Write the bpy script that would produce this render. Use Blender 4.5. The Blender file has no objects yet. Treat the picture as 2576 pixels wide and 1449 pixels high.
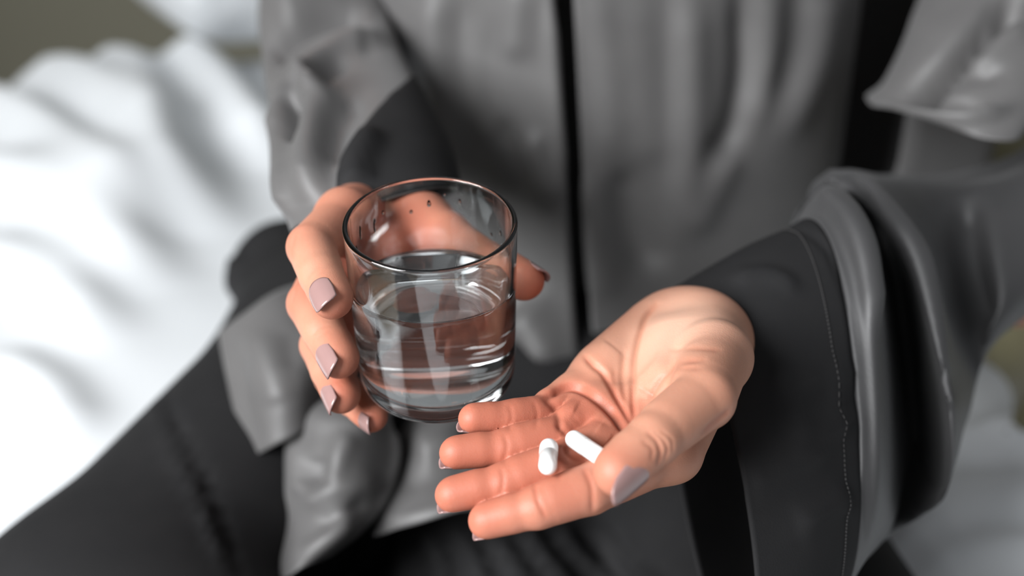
import bpy, math, random
import numpy as np
from mathutils import Vector, Matrix
random.seed(4); rng = np.random.default_rng(4)
S = bpy.context.scene
COL = S.collection

# ------------------------------------------------------------------ camera
W, H = 2576, 1449
LENS = 40.0
FPX = LENS / 36.0 * W
CAMZ = 1.11
PITCH = math.radians(27.0)
cd = bpy.data.cameras.new('camera'); cam = bpy.data.objects.new('camera', cd); COL.objects.link(cam)
cam.location = (0, 0, CAMZ); cam.rotation_euler = (math.pi / 2 - PITCH, 0, 0)
cd.lens = LENS; cd.sensor_width = 36.0; cd.clip_start = 0.02
cd.dof.use_dof = True; cd.dof.focus_distance = 0.462; cd.dof.aperture_fstop = 3.4
S.camera = cam
RT = np.array([1.0, 0, 0]); FW = np.array([0, math.cos(PITCH), -math.sin(PITCH)]); UP = np.array([0, math.sin(PITCH), math.cos(PITCH)])
CP = np.array([0, 0, CAMZ])

# ------------------------------------------------------------------ world, window light, exposure
w = bpy.data.worlds.new('world'); S.world = w; w.use_nodes = True
bg = w.node_tree.nodes['Background']; bg.inputs[0].default_value = (0.93, 0.965, 1.0, 1); bg.inputs[1].default_value = 0.22
WIN_X, WIN_Y, WIN_Z, WIN_W, WIN_H = -1.52, -0.72, 1.85, 1.4, 1.3
ld = bpy.data.lights.new('window_daylight', 'AREA'); ld.shape = 'RECTANGLE'; ld.size = WIN_W; ld.size_y = WIN_H
ld.energy = 128; ld.color = (0.97, 0.985, 1.0)
lo = bpy.data.objects.new('window_daylight', ld); COL.objects.link(lo)
lo.location = (WIN_X + 0.03, WIN_Y, WIN_Z); lo.rotation_euler = Vector((1, 0.78, -0.60)).to_track_quat('-Z', 'Y').to_euler()
S.view_settings.view_transform = 'Standard'; S.view_settings.look = 'None'
S.view_settings.exposure = 0.30; S.view_settings.gamma = 1.0
S.cycles.use_denoising = True
S.cycles.use_adaptive_sampling = True; S.cycles.adaptive_threshold = 0.03
S.cycles.max_bounces = 12; S.cycles.transmission_bounces = 12; S.cycles.glossy_bounces = 4; S.cycles.diffuse_bounces = 3

# ------------------------------------------------------------------ helpers: points
def C(px, py, d):
    """world point that lies d metres deep along the view axis behind image point px, py"""
    return CP + FW * d + RT * ((px - W / 2) / FPX * d) + UP * ((H / 2 - py) / FPX * d)
def V(x, u, d):
    """direction: right, up, away"""
    v = RT * x + UP * u + FW * d
    return v / np.linalg.norm(v)
def proj(P):
    q = P - CP; d = q @ FW
    d = np.where(d < 0.05, 0.05, d)
    return W / 2 + (q @ RT) / d * FPX, H / 2 - (q @ UP) / d * FPX, d
def nrm(v): return v / (np.linalg.norm(v) + 1e-12)

# ------------------------------------------------------------------ helpers: objects
def tag(o, label=None, cat=None, group=None, kind=None):
    if label: o['label'] = label
    if cat: o['category'] = cat
    if group: o['group'] = group
    if kind: o['kind'] = kind
    return o
def mesh_obj(name, verts, faces, mat, parent=None, smooth=True):
    me = bpy.data.meshes.new(name)
    verts = np.asarray(verts, dtype=np.float64)
    if isinstance(faces, np.ndarray):
        nf, k = faces.shape
        me.vertices.add(len(verts)); me.vertices.foreach_set('co', verts.astype(np.float32).ravel())
        me.loops.add(nf * k); me.loops.foreach_set('vertex_index', faces.astype(np.int32).ravel())
        me.polygons.add(nf); me.polygons.foreach_set('loop_start', np.arange(0, nf * k, k, dtype=np.int32))
        me.update(calc_edges=True); me.validate()
    else:
        me.from_pydata([tuple(v) for v in verts], [], faces)
    if smooth: me.polygons.foreach_set('use_smooth', np.ones(len(me.polygons), dtype=bool))
    me.update()
    o = bpy.data.objects.new(name, me); COL.objects.link(o)
    if mat: me.materials.append(mat)
    if parent: o.parent = parent
    return o
def empty(name, loc=(0, 0, 0)):
    o = bpy.data.objects.new(name, None); COL.objects.link(o); o.location = loc
    o.empty_display_size = 0.05
    return o
def adopt(o, parent):
    """parent while keeping world-space vertices"""
    o.parent = parent
    o.matrix_parent_inverse = Matrix.Translation(parent.location).inverted() if parent.parent is None else Matrix.Identity(4)
    return o
def mesh_normals(v, f):
    """f quads"""
    a = v[f[:, 2]] - v[f[:, 0]]; b = v[f[:, 3]] - v[f[:, 1]]
    n = np.cross(a, b); out = np.zeros_like(v)
    for k in range(4): np.add.at(out, f[:, k], n)
    return out / (np.linalg.norm(out, axis=1)[:, None] + 1e-15)
def pl_dist(x, y, pl):
    """distance of points to a polyline in two dimensions, and position 0..1 along it"""
    best = np.full(x.shape, 1e9); pos = np.zeros(x.shape); n = len(pl) - 1
    for i in range(n):
        ax, ay = pl[i]; bx, by = pl[i + 1]
        dx, dy = bx - ax, by - ay; L = dx * dx + dy * dy + 1e-9
        t = np.clip(((x - ax) * dx + (y - ay) * dy) / L, 0, 1)
        dd = np.hypot(x - ax - t * dx, y - ay - t * dy)
        m = dd < best; best = np.where(m, dd, best); pos = np.where(m, (i + t) / n, pos)
    return best, pos
def spl(pl, n=6):
    """smooth a short polyline"""
    p = np.array(pl, float)
    if len(p) < 3: return [tuple(q) for q in p]
    e = np.vstack([2 * p[0] - p[1], p, 2 * p[-1] - p[-2]]); out = []
    for i in range(1, len(e) - 2):
        for k in range(n):
            t = k / n
            out.append(0.5 * ((2 * e[i]) + (-e[i - 1] + e[i + 1]) * t + (2 * e[i - 1] - 5 * e[i] + 4 * e[i + 1] - e[i + 2]) * t * t + (-e[i - 1] + 3 * e[i] - 3 * e[i + 1] + e[i + 2]) * t ** 3))
    out.append(p[-1]); return [tuple(q) for q in out]
def relief(v, f, folds, dmin=0, dmax=9, n=None, side=1.0, fade0=0.15):
    """raise (h>0) or sink (h<0) folds: each is (polyline, width in px, height in m); ends fade. Only on the side that faces the viewer"""
    n = mesh_normals(v, f) if n is None else n
    x, y, d = proj(v)
    view = v - CP; view /= np.linalg.norm(view, axis=1)[:, None]
    face = np.clip(-(n * view).sum(1) * side * 3.0, 0, 1) * ((d > dmin) & (d < dmax))
    tot = np.zeros(len(v))
    for fo in folds:
        pl, wd, h = fo[:3]; pl = spl(pl); xs = [p[0] for p in pl]; ys = [p[1] for p in pl]
        m = (d > (fo[3] if len(fo) > 3 else 0)) & (x > min(xs) - 4 * wd) & (x < max(xs) + 4 * wd) & (y > min(ys) - 4 * wd) & (y < max(ys) + 4 * wd)
        if not m.any(): continue
        dd, pos = pl_dist(x[m], y[m], pl)
        fade = np.clip(np.minimum(pos, 1 - pos) * 5 + fade0, 0, 1)
        tot[m] += h * fade * np.exp(-(dd / wd) ** 2)
    return v + n * (side * tot * face)[:, None], tot * face

# ------------------------------------------------------------------ helpers: implicit surfaces
def cone(P, a, b, ra, rb, fl=None):
    a = np.asarray(a); b = np.asarray(b); ba = b - a; pa = P - a
    t = np.clip(pa @ ba / (ba @ ba), 0, 1)
    q = pa - t[:, None] * ba
    if fl is not None:
        n, s = fl; q = q + ((q @ n) * (1 / s - 1))[:, None] * n
    return np.sqrt((q * q).sum(1)) - (ra + (rb - ra) * t)
def ell(P, c, r, ax=None):
    q = P - c
    if ax is not None: q = q @ np.array(ax).T
    r = np.array(r); k = np.sqrt(((q / r) ** 2).sum(1))
    return (k - 1) * r.min()
def smin(a, b, k):
    h = np.maximum(k - np.abs(a - b), 0) / k
    return np.minimum(a, b) - h * h * k * 0.25
def smax(a, b, k): return -smin(-a, -b, k)
def mesh_sdf(f, lo, hi, h, B=8, newton=1):
    lo = np.asarray(lo, float); hi = np.asarray(hi, float)
    nb = np.ceil((hi - lo) / (h * B)).astype(int); N = nb * B + 1
    bc = np.stack(np.meshgrid(*[np.arange(k) for k in nb], indexing='ij'), -1).reshape(-1, 3)
    cen = lo + (bc + 0.5) * B * h
    dc = np.concatenate([f(cen[i:i + 200000]) for i in range(0, len(cen), 200000)])
    G = np.empty(N, np.float32)
    sg = np.where(dc < 0, -1.0, 1.0).reshape(nb)
    G[:-1, :-1, :-1] = np.repeat(np.repeat(np.repeat(sg, B, 0), B, 1), B, 2)
    G[-1] = 1; G[:, -1] = 1; G[:, :, -1] = 1
    keep = bc[np.abs(dc) < B * h * 1.05]
    off = np.stack(np.meshgrid(*[np.arange(B + 1)] * 3, indexing='ij'), -1).reshape(-1, 3)
    for i in range(0, len(keep), 400):
        ix = (keep[i:i + 400, None, :] * B + off[None]).reshape(-1, 3)
        G[ix[:, 0], ix[:, 1], ix[:, 2]] = f(lo + ix * h)
    s = G < 0
    c8 = [(i, j, k) for i in (0, 1) for j in (0, 1) for k in (0, 1)]
    n1 = N - 1
    cnt = np.zeros(n1, np.uint8)
    for i, j, k in c8: cnt += s[i:i + n1[0], j:j + n1[1], k:k + n1[2]]
    cells = np.argwhere((cnt > 0) & (cnt < 8))
    idx = np.full(n1, -1, np.int32); idx[cells[:, 0], cells[:, 1], cells[:, 2]] = np.arange(len(cells))
    acc = np.zeros((len(cells), 3)); num = np.zeros(len(cells))
    for a in range(3):
        for u in (0, 1):
            for v in (0, 1):
                o0 = [0, 0, 0]; o0[(a + 1) % 3] = u; o0[(a + 2) % 3] = v
                p0 = cells + o0; p1 = p0.copy(); p1[:, a] += 1
                g0 = G[p0[:, 0], p0[:, 1], p0[:, 2]]; g1 = G[p1[:, 0], p1[:, 1], p1[:, 2]]
                m = (g0 < 0) != (g1 < 0)
                t = np.where(m, g0 / np.where(m, g0 - g1, 1), 0)
                p = p0.astype(float); p[:, a] += t
                acc[m] += p[m]; num[m] += 1
    verts = lo + acc / num[:, None] * h
    quads = []
    for a in range(3):
        b, c = (a + 1) % 3, (a + 2) % 3
        sl0 = [slice(None)] * 3; sl1 = [slice(None)] * 3
        sl0[a] = slice(0, -1); sl1[a] = slice(1, None)
        s0 = s[tuple(sl0)]; s1 = s[tuple(sl1)]
        e = np.argwhere(s0 != s1)
        e = e[(e[:, b] > 0) & (e[:, c] > 0) & (e[:, b] < n1[b]) & (e[:, c] < n1[c])]
        fl = s0[e[:, 0], e[:, 1], e[:, 2]]
        def at(db, dc_):
            q = e.copy(); q[:, b] += db; q[:, c] += dc_
            return idx[q[:, 0], q[:, 1], q[:, 2]]
        q = np.stack([at(-1, -1), at(0, -1), at(0, 0), at(-1, 0)], 1)
        q[~fl] = q[~fl][:, ::-1]
        quads.append(q)
    quads = np.concatenate(quads); quads = quads[(quads >= 0).all(1)]
    for _ in range(newton):
        e = h * 0.5; d0 = f(verts)
        g = np.stack([f(verts + np.eye(3)[k] * e) - d0 for k in range(3)], 1) / e
        st = -(d0 / np.maximum((g * g).sum(1), 0.25))
        verts = verts + np.clip(st, -h, h)[:, None] * g * 0.8
    return verts, quads

# ------------------------------------------------------------------ helpers: cloth sheets and tubes
def cr_matrix(n, m):
    """rows of Catmull-Rom weights that resample n control points to m"""
    M = np.zeros((m, n))
    for i, t in enumerate(np.linspace(0, n - 1, m)):
        k = min(int(t), n - 2); s = t - k
        wts = [(-s + 2 * s * s - s ** 3) / 2, (2 - 5 * s * s + 3 * s ** 3) / 2, (s + 4 * s * s - 3 * s ** 3) / 2, (-s * s + s ** 3) / 2]
        for q, wt in zip(range(k - 1, k + 3), wts):
            if q < 0: M[i, 0] += 2 * wt; M[i, 1] -= wt
            elif q > n - 1: M[i, n - 1] += 2 * wt; M[i, n - 2] -= wt
            else: M[i, q] += wt
    return M
def grid_faces(nr, nc, closed=False):
    i, j = np.meshgrid(np.arange(nr - 1), np.arange(nc if closed else nc - 1), indexing='ij')
    i = i.ravel(); j = j.ravel(); j2 = (j + 1) % nc
    return np.stack([i * nc + j, i * nc + j2, (i + 1) * nc + j2, (i + 1) * nc + j], 1)
def sheet(ctrl, nr, nc):
    P = np.array([[C(*q) for q in row] for row in ctrl])
    A = cr_matrix(P.shape[0], nr); B = cr_matrix(P.shape[1], nc)
    G = np.einsum('ri,ijk,cj->rck', A, P, B)
    return G.reshape(-1, 3), grid_faces(nr, nc)
def tube(rings, nr, nc, ref):
    """rings: (px, py, depth, half width, half thickness)"""
    c = np.array([C(*r[:3]) for r in rings]); hw = np.array([r[3:5] for r in rings])
    A = cr_matrix(len(rings), nr); c = A @ c; hw = A @ hw
    T = np.gradient(c, axis=0); T /= np.linalg.norm(T, axis=1)[:, None]
    a = ref - (T @ ref)[:, None] * T; a /= np.linalg.norm(a, axis=1)[:, None]
    b = np.cross(T, a)
    th = np.linspace(0, 2 * np.pi, nc, endpoint=False)
    v = c[:, None] + a[:, None] * (hw[:, 0:1] * np.cos(th))[:, :, None] + b[:, None] * (hw[:, 1:2] * np.sin(th))[:, :, None]
    return v.reshape(-1, 3), grid_faces(nr, nc, True)
def outward(v, f):
    """flip so that faces look to the viewer where they are in front (open cloth)"""
    n = mesh_normals(v, f); vw = v - CP
    return f[:, ::-1].copy() if ((n * vw).sum(1).mean() > 0) else f
def tube_out(v, f):
    n = mesh_normals(v, f)
    return f
def solid(o, t, offset=-1):
    m = o.modifiers.new('thickness', 'SOLIDIFY'); m.thickness = t; m.offset = offset
    return o

# ------------------------------------------------------------------ materials
def newmat(name):
    m = bpy.data.materials.new(name); m.use_nodes = True
    nt = m.node_tree; return m, nt, nt.nodes['Principled BSDF']
def node(nt, t, **kw):
    n = nt.nodes.new(t)
    for k, v in kw.items(): setattr(n, k, v)
    return n
def noise_mat(name, c1, c2, scale, rough, bump=0.0, bscale=None, spec=0.5, sheen=0.0, detail=4, bdist=0.001):
    m, nt, p = newmat(name)
    tc = node(nt, 'ShaderNodeTexCoord'); nz = node(nt, 'ShaderNodeTexNoise'); nz.inputs['Scale'].default_value = scale; nz.inputs['Detail'].default_value = detail
    nt.links.new(tc.outputs['Object'], nz.inputs['Vector'])
    mx = node(nt, 'ShaderNodeMix', data_type='RGBA'); mx.inputs[6].default_value = (*c1, 1); mx.inputs[7].default_value = (*c2, 1)
    nt.links.new(nz.outputs['Fac'], mx.inputs[0]); nt.links.new(mx.outputs[2], p.inputs['Base Color'])
    p.inputs['Roughness'].default_value = rough; p.inputs['Specular IOR Level'].default_value = spec
    p.inputs['Sheen Weight'].default_value = sheen
    if bump:
        n2 = node(nt, 'ShaderNodeTexNoise'); n2.inputs['Scale'].default_value = bscale or scale * 4; n2.inputs['Detail'].default_value = 3
        nt.links.new(tc.outputs['Object'], n2.inputs['Vector'])
        b = node(nt, 'ShaderNodeBump'); b.inputs['Strength'].default_value = bump; b.inputs['Distance'].default_value = bdist
        nt.links.new(n2.outputs['Fac'], b.inputs['Height']); nt.links.new(b.outputs[0], p.inputs['Normal'])
    return m
M = {}
M['wall'] = noise_mat('wall_paint', (0.25, 0.24, 0.185), (0.28, 0.27, 0.21), 3, 0.9)
M['floor'] = noise_mat('floor_wood', (0.22, 0.17, 0.11), (0.30, 0.23, 0.15), 6, 0.5)
M['frame'] = noise_mat('window_frame_paint', (0.75, 0.75, 0.73), (0.8, 0.8, 0.78), 5, 0.4)
M['linen'] = noise_mat('white_linen', (0.70, 0.725, 0.745), (0.74, 0.76, 0.78), 8, 0.85, 0.15, 300, 0.3, 0.1)
M['olive'] = noise_mat('olive_blanket', (0.16, 0.145, 0.085), (0.20, 0.185, 0.11), 20, 0.9, 0.3, 400, 0.2, 0.2)
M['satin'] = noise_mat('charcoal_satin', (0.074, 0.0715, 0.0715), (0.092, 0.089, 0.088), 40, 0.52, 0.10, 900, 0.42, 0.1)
M['satin_shaded'] = noise_mat('charcoal_satin_shaded', (0.030, 0.030, 0.031), (0.038, 0.037, 0.038), 50, 0.50, 0.1, 1000, 0.45, 0.05)  # shirt satin darkened: the forearm sleeve's shade is put into its colour
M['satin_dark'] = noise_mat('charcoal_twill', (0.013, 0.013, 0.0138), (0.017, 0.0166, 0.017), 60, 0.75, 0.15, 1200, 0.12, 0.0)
def skin_material():
    m, nt, p = newmat('skin')
    L = nt.links.new
    tc = node(nt, 'ShaderNodeTexCoord')
    at = node(nt, 'ShaderNodeAttribute', attribute_name='blush')
    nz = node(nt, 'ShaderNodeTexNoise'); nz.inputs['Scale'].default_value = 90; nz.inputs['Detail'].default_value = 5
    L(tc.outputs['Object'], nz.inputs['Vector'])
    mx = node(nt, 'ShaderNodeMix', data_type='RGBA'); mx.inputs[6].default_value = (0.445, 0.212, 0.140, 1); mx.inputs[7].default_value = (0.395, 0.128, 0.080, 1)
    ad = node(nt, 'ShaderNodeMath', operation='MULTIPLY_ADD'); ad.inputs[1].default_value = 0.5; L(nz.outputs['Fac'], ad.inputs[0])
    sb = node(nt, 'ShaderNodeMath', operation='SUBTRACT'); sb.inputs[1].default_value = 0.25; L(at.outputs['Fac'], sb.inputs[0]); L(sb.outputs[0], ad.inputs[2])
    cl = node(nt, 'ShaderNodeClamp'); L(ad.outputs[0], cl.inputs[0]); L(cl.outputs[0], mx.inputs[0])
    ng = node(nt, 'ShaderNodeMath', operation='MULTIPLY'); ng.inputs[1].default_value = -1.0; ng.use_clamp = True; L(at.outputs['Fac'], ng.inputs[0])
    m2 = node(nt, 'ShaderNodeMix', data_type='RGBA'); m2.inputs[7].default_value = (0.58, 0.36, 0.265, 1); L(ng.outputs[0], m2.inputs[0]); L(mx.outputs[2], m2.inputs[6])
    L(m2.outputs[2], p.inputs['Base Color'])
    p.inputs['Roughness'].default_value = 0.52; p.inputs['Specular IOR Level'].default_value = 0.36
    p.inputs['Subsurface Weight'].default_value = 0.22; p.inputs['Subsurface Radius'].default_value = (1, 0.32, 0.18); p.inputs['Subsurface Scale'].default_value = 0.004
    vo = node(nt, 'ShaderNodeTexVoronoi', feature='DISTANCE_TO_EDGE'); vo.inputs['Scale'].default_value = 900
    L(tc.outputs['Object'], vo.inputs['Vector'])
    n2 = node(nt, 'ShaderNodeTexNoise'); n2.inputs['Scale'].default_value = 500; n2.inputs['Detail'].default_value = 4; L(tc.outputs['Object'], n2.inputs['Vector'])
    sm = node(nt, 'ShaderNodeMath', operation='ADD'); L(vo.outputs['Distance'], sm.inputs[0]); L(n2.outputs['Fac'], sm.inputs[1])
    b = node(nt, 'ShaderNodeBump'); b.inputs['Strength'].default_value = 0.14; b.inputs['Distance'].default_value = 0.0005
    L(sm.outputs[0], b.inputs['Height']); L(b.outputs[0], p.inputs['Normal'])
    return m
M['skin'] = skin_material()
def plain(name, col, rough, spec=0.5, coat=0.0, sss=0.0):
    m, nt, p = newmat(name)
    tc = node(nt, 'ShaderNodeTexCoord'); nz = node(nt, 'ShaderNodeTexNoise'); nz.inputs['Scale'].default_value = 200
    nt.links.new(tc.outputs['Object'], nz.inputs['Vector'])
    mx = node(nt, 'ShaderNodeMix', data_type='RGBA'); mx.inputs[6].default_value = (*col, 1); mx.inputs[7].default_value = (*[c * 0.94 for c in col], 1)
    nt.links.new(nz.outputs['Fac'], mx.inputs[0]); nt.links.new(mx.outputs[2], p.inputs['Base Color'])
    p.inputs['Roughness'].default_value = rough; p.inputs['Specular IOR Level'].default_value = spec; p.inputs['Coat Weight'].default_value = coat
    p.inputs['Coat Roughness'].default_value = 0.12
    return m
M['polish'] = plain('mauve_nail_polish', (0.28, 0.168, 0.158), 0.27, 0.5, 0.5)
M['capsule_body'] = plain('capsule_white', (0.86, 0.86, 0.85), 0.28, 0.5, 0.2)
M['capsule_cap'] = plain('capsule_offwhite', (0.78, 0.78, 0.77), 0.28, 0.5, 0.2)
M['thread'] = plain('stitching_thread', (0.035, 0.033, 0.033), 0.7)
def glass_mat(name, ior, col):
    m, nt, p = newmat(name)
    p.inputs['Transmission Weight'].default_value = 1.0; p.inputs['IOR'].default_value = ior; p.inputs['Roughness'].default_value = 0.0
    p.inputs['Base Color'].default_value = (*col, 1)
    return m
M['glass'] = glass_mat('clear_glass', 1.5, (0.985, 0.995, 0.992))
M['water'] = glass_mat('water', 1.333, (0.995, 0.998, 1.0))

# ------------------------------------------------------------------ the setting
BEDZ = CAMZ - 0.545
def box(name, lo, hi, mat, parent=None):
    (x0, y0, z0), (x1, y1, z1) = lo, hi
    v = [(x, y, z) for x in (x0, x1) for y in (y0, y1) for z in (z0, z1)]
    f = [(0, 1, 3, 2), (4, 6, 7, 5), (0, 4, 5, 1), (2, 3, 7, 6), (0, 2, 6, 4), (1, 5, 7, 3)]
    return mesh_obj(name, v, f, mat, parent, smooth=False)
tag(box('floor', (-1.64, -2.4, -0.05), (2.8, 3.3, 0.0), M['floor']), kind='structure')
tag(box('wall_back', (-1.64, 3.15, 0.0), (2.8, 3.27, 2.7), M['wall']), kind='structure')
WX = WIN_X
y0, y1, z0, z1 = WIN_Y - WIN_W / 2, WIN_Y + WIN_W / 2, WIN_Z - WIN_H / 2, WIN_Z + WIN_H / 2
wl = box('wall_left', (WX - 0.12, -1.6, 0.0), (WX, y0, 2.7), M['wall'])
vs, fs = [], []
for (a, b, c, d) in ((-2.4, y0, 0, 2.7), (y1, 3.15, 0, 2.7), (y0, y1, 0, z0), (y0, y1, z1, 2.7)):
    k = len(vs)
    vs += [(x, y, z) for x in (WX - 0.12, WX) for y in (a, b) for z in (c, d)]
    fs += [tuple(k + q for q in t) for t in ((0, 1, 3, 2), (4, 6, 7, 5), (0, 4, 5, 1), (2, 3, 7, 6), (0, 2, 6, 4), (1, 5, 7, 3))]
bpy.data.objects.remove(wl)
tag(mesh_obj('wall_left', vs, fs, M['wall'], smooth=False), kind='structure')
win = empty('window_1', (WX - 0.06, WIN_Y, z0)); tag(win, kind='structure')
def winbar(a, b, c, d):
    adopt(box('window_frame', (WX - 0.09, a, c), (WX - 0.03, b, d), M['frame']), win)
winbar(y0, y1, z0, z0 + 0.05); winbar(y0, y1, z1 - 0.05, z1); winbar(y0, y0 + 0.05, z0, z1); winbar(y1 - 0.05, y1, z0, z1)
winbar(WIN_Y - 0.02, WIN_Y + 0.02, z0, z1)

# ------------------------------------------------------------------ bed
def on_plane(px, py, z):
    q = C(px, py, 1.0) - CP; t = (z - CAMZ) / q[2]
    return CP + q * t
bed = empty('bed', (-0.3, 1.0, 0.0)); tag(bed, 'bed covered with a rumpled white cotton duvet under the seated person', 'bed')
ea = nrm(np.array([0.80, 0.60])); eb = np.array([-ea[1], ea[0]])
far = on_plane(200, 150, BEDZ + 0.02)[:2]
def bedxy(s, t): return far[0] + ea[0] * s - eb[0] * t, far[1] + ea[1] * s - eb[1] * t
ns, nt_ = 420, 300
ss = np.linspace(-0.72, 1.9, ns); tt = np.linspace(0.0, 2.9, nt_)
SS, TT = np.meshgrid(ss, tt, indexing='ij')
BX, BY = bedxy(SS, TT)
BZ = np.full(BX.shape, BEDZ)
def bump2(pl, wd, h, asym=1.0):
    global BZ
    p = spl([tuple(on_plane(a, b, BEDZ)[:2]) for a, b in pl])
    d, pos = pl_dist(BX.ravel(), BY.ravel(), p); d = d.reshape(BX.shape); pos = pos.reshape(BX.shape)
    BZ = BZ + h * np.clip(np.minimum(pos, 1 - pos) * 4 + 0.1, 0, 1) * np.exp(-(d / wd) ** 2)
for pl, wd, h in [
    ([(-200, 230), (60, 330), (250, 480), (420, 640)], 0.045, 0.045),
    ([(-100, 200), (150, 225), (300, 330), (420, 470), (560, 620)], 0.05, 0.05),
    ([(200, 170), (330, 210), (420, 330), (480, 470)], 0.05, 0.045),
    ([(420, 130), (520, 210), (620, 330), (720, 440)], 0.05, 0.05),
    ([(-200, 420), (50, 480), (250, 620), (420, 760)], 0.05, 0.035),
    ([(-100, 620), (100, 700), (300, 900)], 0.04, 0.02),
    ([(-50, 900), (120, 1000), (200, 1150)], 0.03, 0.012),
    ([(-200, 160), (100, 178), (300, 150), (450, 110)], 0.06, 0.03),
    ([(2200, 1420), (2400, 1330), (2700, 1290)], 0.02, 0.014), ([(2150, 1330), (2400, 1260), (2700, 1250)], 0.022, 0.015),
    ([(2300, 1480), (2450, 1400), (2700, 1380)], 0.015, 0.010), ([(2450, 1180), (2560, 1150), (2700, 1200)], 0.03, 0.03)]:
    bump2(pl, wd, h * 1.25)
BZ += 0.006 * np.sin(SS * 9 + 2 * np.sin(TT * 5)) * np.sin(TT * 7 + 1.0)
edge = np.minimum(np.minimum(SS + 0.72, 1.9 - SS), TT)
BZ -= 0.05 * np.exp(-(edge / 0.05)) 
v = np.stack([BX, BY, BZ], -1).reshape(-1, 3); f = grid_faces(ns, nt_)
n = mesh_normals(v, f)
if n[:, 2].mean() < 0: f = f[:, ::-1].copy()
duvet = adopt(solid(mesh_obj('duvet', v, f, M['linen']), 0.03), bed)
mv = []
for z in (0.30, BEDZ - 0.14):
    for s, t in ((-0.67, 0.06), (1.85, 0.06), (1.85, 2.85), (-0.67, 2.85)):
        x, y = bedxy(s, t); mv.append((x, y, z))
adopt(mesh_obj('mattress', mv, [(3, 2, 1, 0), (4, 5, 6, 7), (0, 1, 5, 4), (1, 2, 6, 5), (2, 3, 7, 6), (3, 0, 4, 7)], M['linen'], smooth=False), bed)
mv = []
for z in (0.0, 0.30):
    for s, t in ((-0.62, 0.1), (1.8, 0.1), (1.8, 2.8), (-0.62, 2.8)):
        x, y = bedxy(s, t); mv.append((x, y, z))
adopt(mesh_obj('bed_base', mv, [(3, 2, 1, 0), (4, 5, 6, 7), (0, 1, 5, 4), (1, 2, 6, 5), (2, 3, 7, 6), (3, 0, 4, 7)], M['floor'], smooth=False), bed)

def pillow(center, ax, ay, size):
    def f(P):
        q = P - center; az = np.array([0, 0, 1.0])
        x = (q @ ax) / size[0]; y = (q @ ay) / size[1]; z = q @ az
        e = np.maximum(np.abs(x), np.abs(y)); th = size[2] * np.sqrt(np.clip(1 - np.abs(x) ** 3.2, 0, 1) * np.clip(1 - np.abs(y) ** 3.2, 0, 1))
        th = th * (1 + 0.1 * np.sin(9 * x + 3 * y) * np.sin(5 * y))
        return np.where(e < 1, (np.abs(z) - th) * 0.6, 0.02)
    r = max(size) * 1.5
    v, fq = mesh_sdf(f, center - [r, r, size[2] * 1.3], center + [r, r, size[2] * 1.3], 0.012, newton=0)
    for _ in range(3):
        acc = np.zeros_like(v); cnt = np.zeros(len(v))
        for k in range(4):
            np.add.at(acc, fq[:, k], v[fq[:, (k + 1) % 4]]); np.add.at(cnt, fq[:, k], 1)
        v = acc / np.maximum(cnt, 1)[:, None]
    return v, fq
pc = C(735, 60, 2.05); pc[2] = BEDZ + 0.16
v, f = pillow(pc, np.array([ea[0], ea[1], 0]), np.array([eb[0], eb[1], 0]), (0.26, 0.19, 0.13))
tag(mesh_obj('pillow', v, f, M['linen']), 'puffy white pillow on the far edge of the bed behind the sleeve', 'pillow')
# olive blanket bunched beside the elbow
A, B = 60, 60
bl0 = on_plane(2420, 1215, BEDZ); X_, Y_ = np.meshgrid(np.linspace(0, 1, A), np.linspace(0, 1, B), indexing='ij')
bx = bl0[0] + 0.035 + X_ * 0.70 + 0.03 * np.sin(Y_ * 9); by = bl0[1] + 0.02 + Y_ * 0.45 + X_ * 0.05
ed = np.minimum(np.minimum(X_, 1 - X_), np.minimum(Y_, 1 - Y_))
bz = BEDZ + 0.035 + np.clip(ed * 8, 0, 1) ** 0.5 * (0.05 + 0.10 * Y_ + 0.018 * np.sin(Y_ * 22 + 3 * X_) + 0.012 * np.sin(X_ * 14 + Y_ * 9))
v = np.stack([bx, by, bz], -1).reshape(-1, 3); f = grid_faces(A, B)
if mesh_normals(v, f)[:, 2].mean() < 0: f = f[:, ::-1].copy()
tag(solid(mesh_obj('blanket', v, f, M['olive']), 0.012), 'olive beige blanket bunched on the white sheet beside the sleeve', 'blanket')

# ------------------------------------------------------------------ glass and water
GT = math.radians(9.5)
gax = np.array([0.0, -math.sin(GT), math.cos(GT)])
GH, GR = 0.0862, 0.036
gtop = C(1082, 556, 0.468)
gbase = gtop - gax * GH
gx = np.array([1.0, 0, 0]); gy = np.cross(gax, gx)
def lathe(prof, n=96):
    th = np.linspace(0, 2 * np.pi, n, endpoint=False); v = []
    for r, z in prof: v.append(gbase + gax * z + r * (np.cos(th)[:, None] * gx + np.sin(th)[:, None] * gy))
    return np.concatenate(v), len(prof)
def arc(cx, cz, r, a0, a1, n):
    return [(cx + r * math.cos(a0 + (a1 - a0) * k / n), cz + r * math.sin(a0 + (a1 - a0) * k / n)) for k in range(n + 1)]
def rout(z): return 0.0350 + (GR - 0.0350) * min(1, z / GH)
WT = 0.0021
hp = math.pi / 2
prof = [(0.0004, 0.0012), (0.012, 0.0010), (0.022, 0.0006)] + arc(0.0350 - 0.0095, 0.0095, 0.0095, -hp, 0, 10)[1:]
prof += [(rout(z), z) for z in np.linspace(0.016, GH - 0.002, 12)]
prof += arc(GR - WT / 2, GH - 0.0010, WT / 2 + 0.00008, 0, math.pi, 8)
IB = 0.0085
prof += [(rout(z) - WT, z) for z in np.linspace(GH - 0.002, IB + 0.010, 12)]
prof += arc(rout(IB) - WT - 0.0085, IB + 0.0085, 0.0085, 0, -hp, 10)[1:]
prof += [(0.018, IB - 0.0004), (0.009, IB - 0.0006), (0.0004, IB - 0.0007)]
v, k = lathe(prof); f = grid_faces(k, 96, True)
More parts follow.
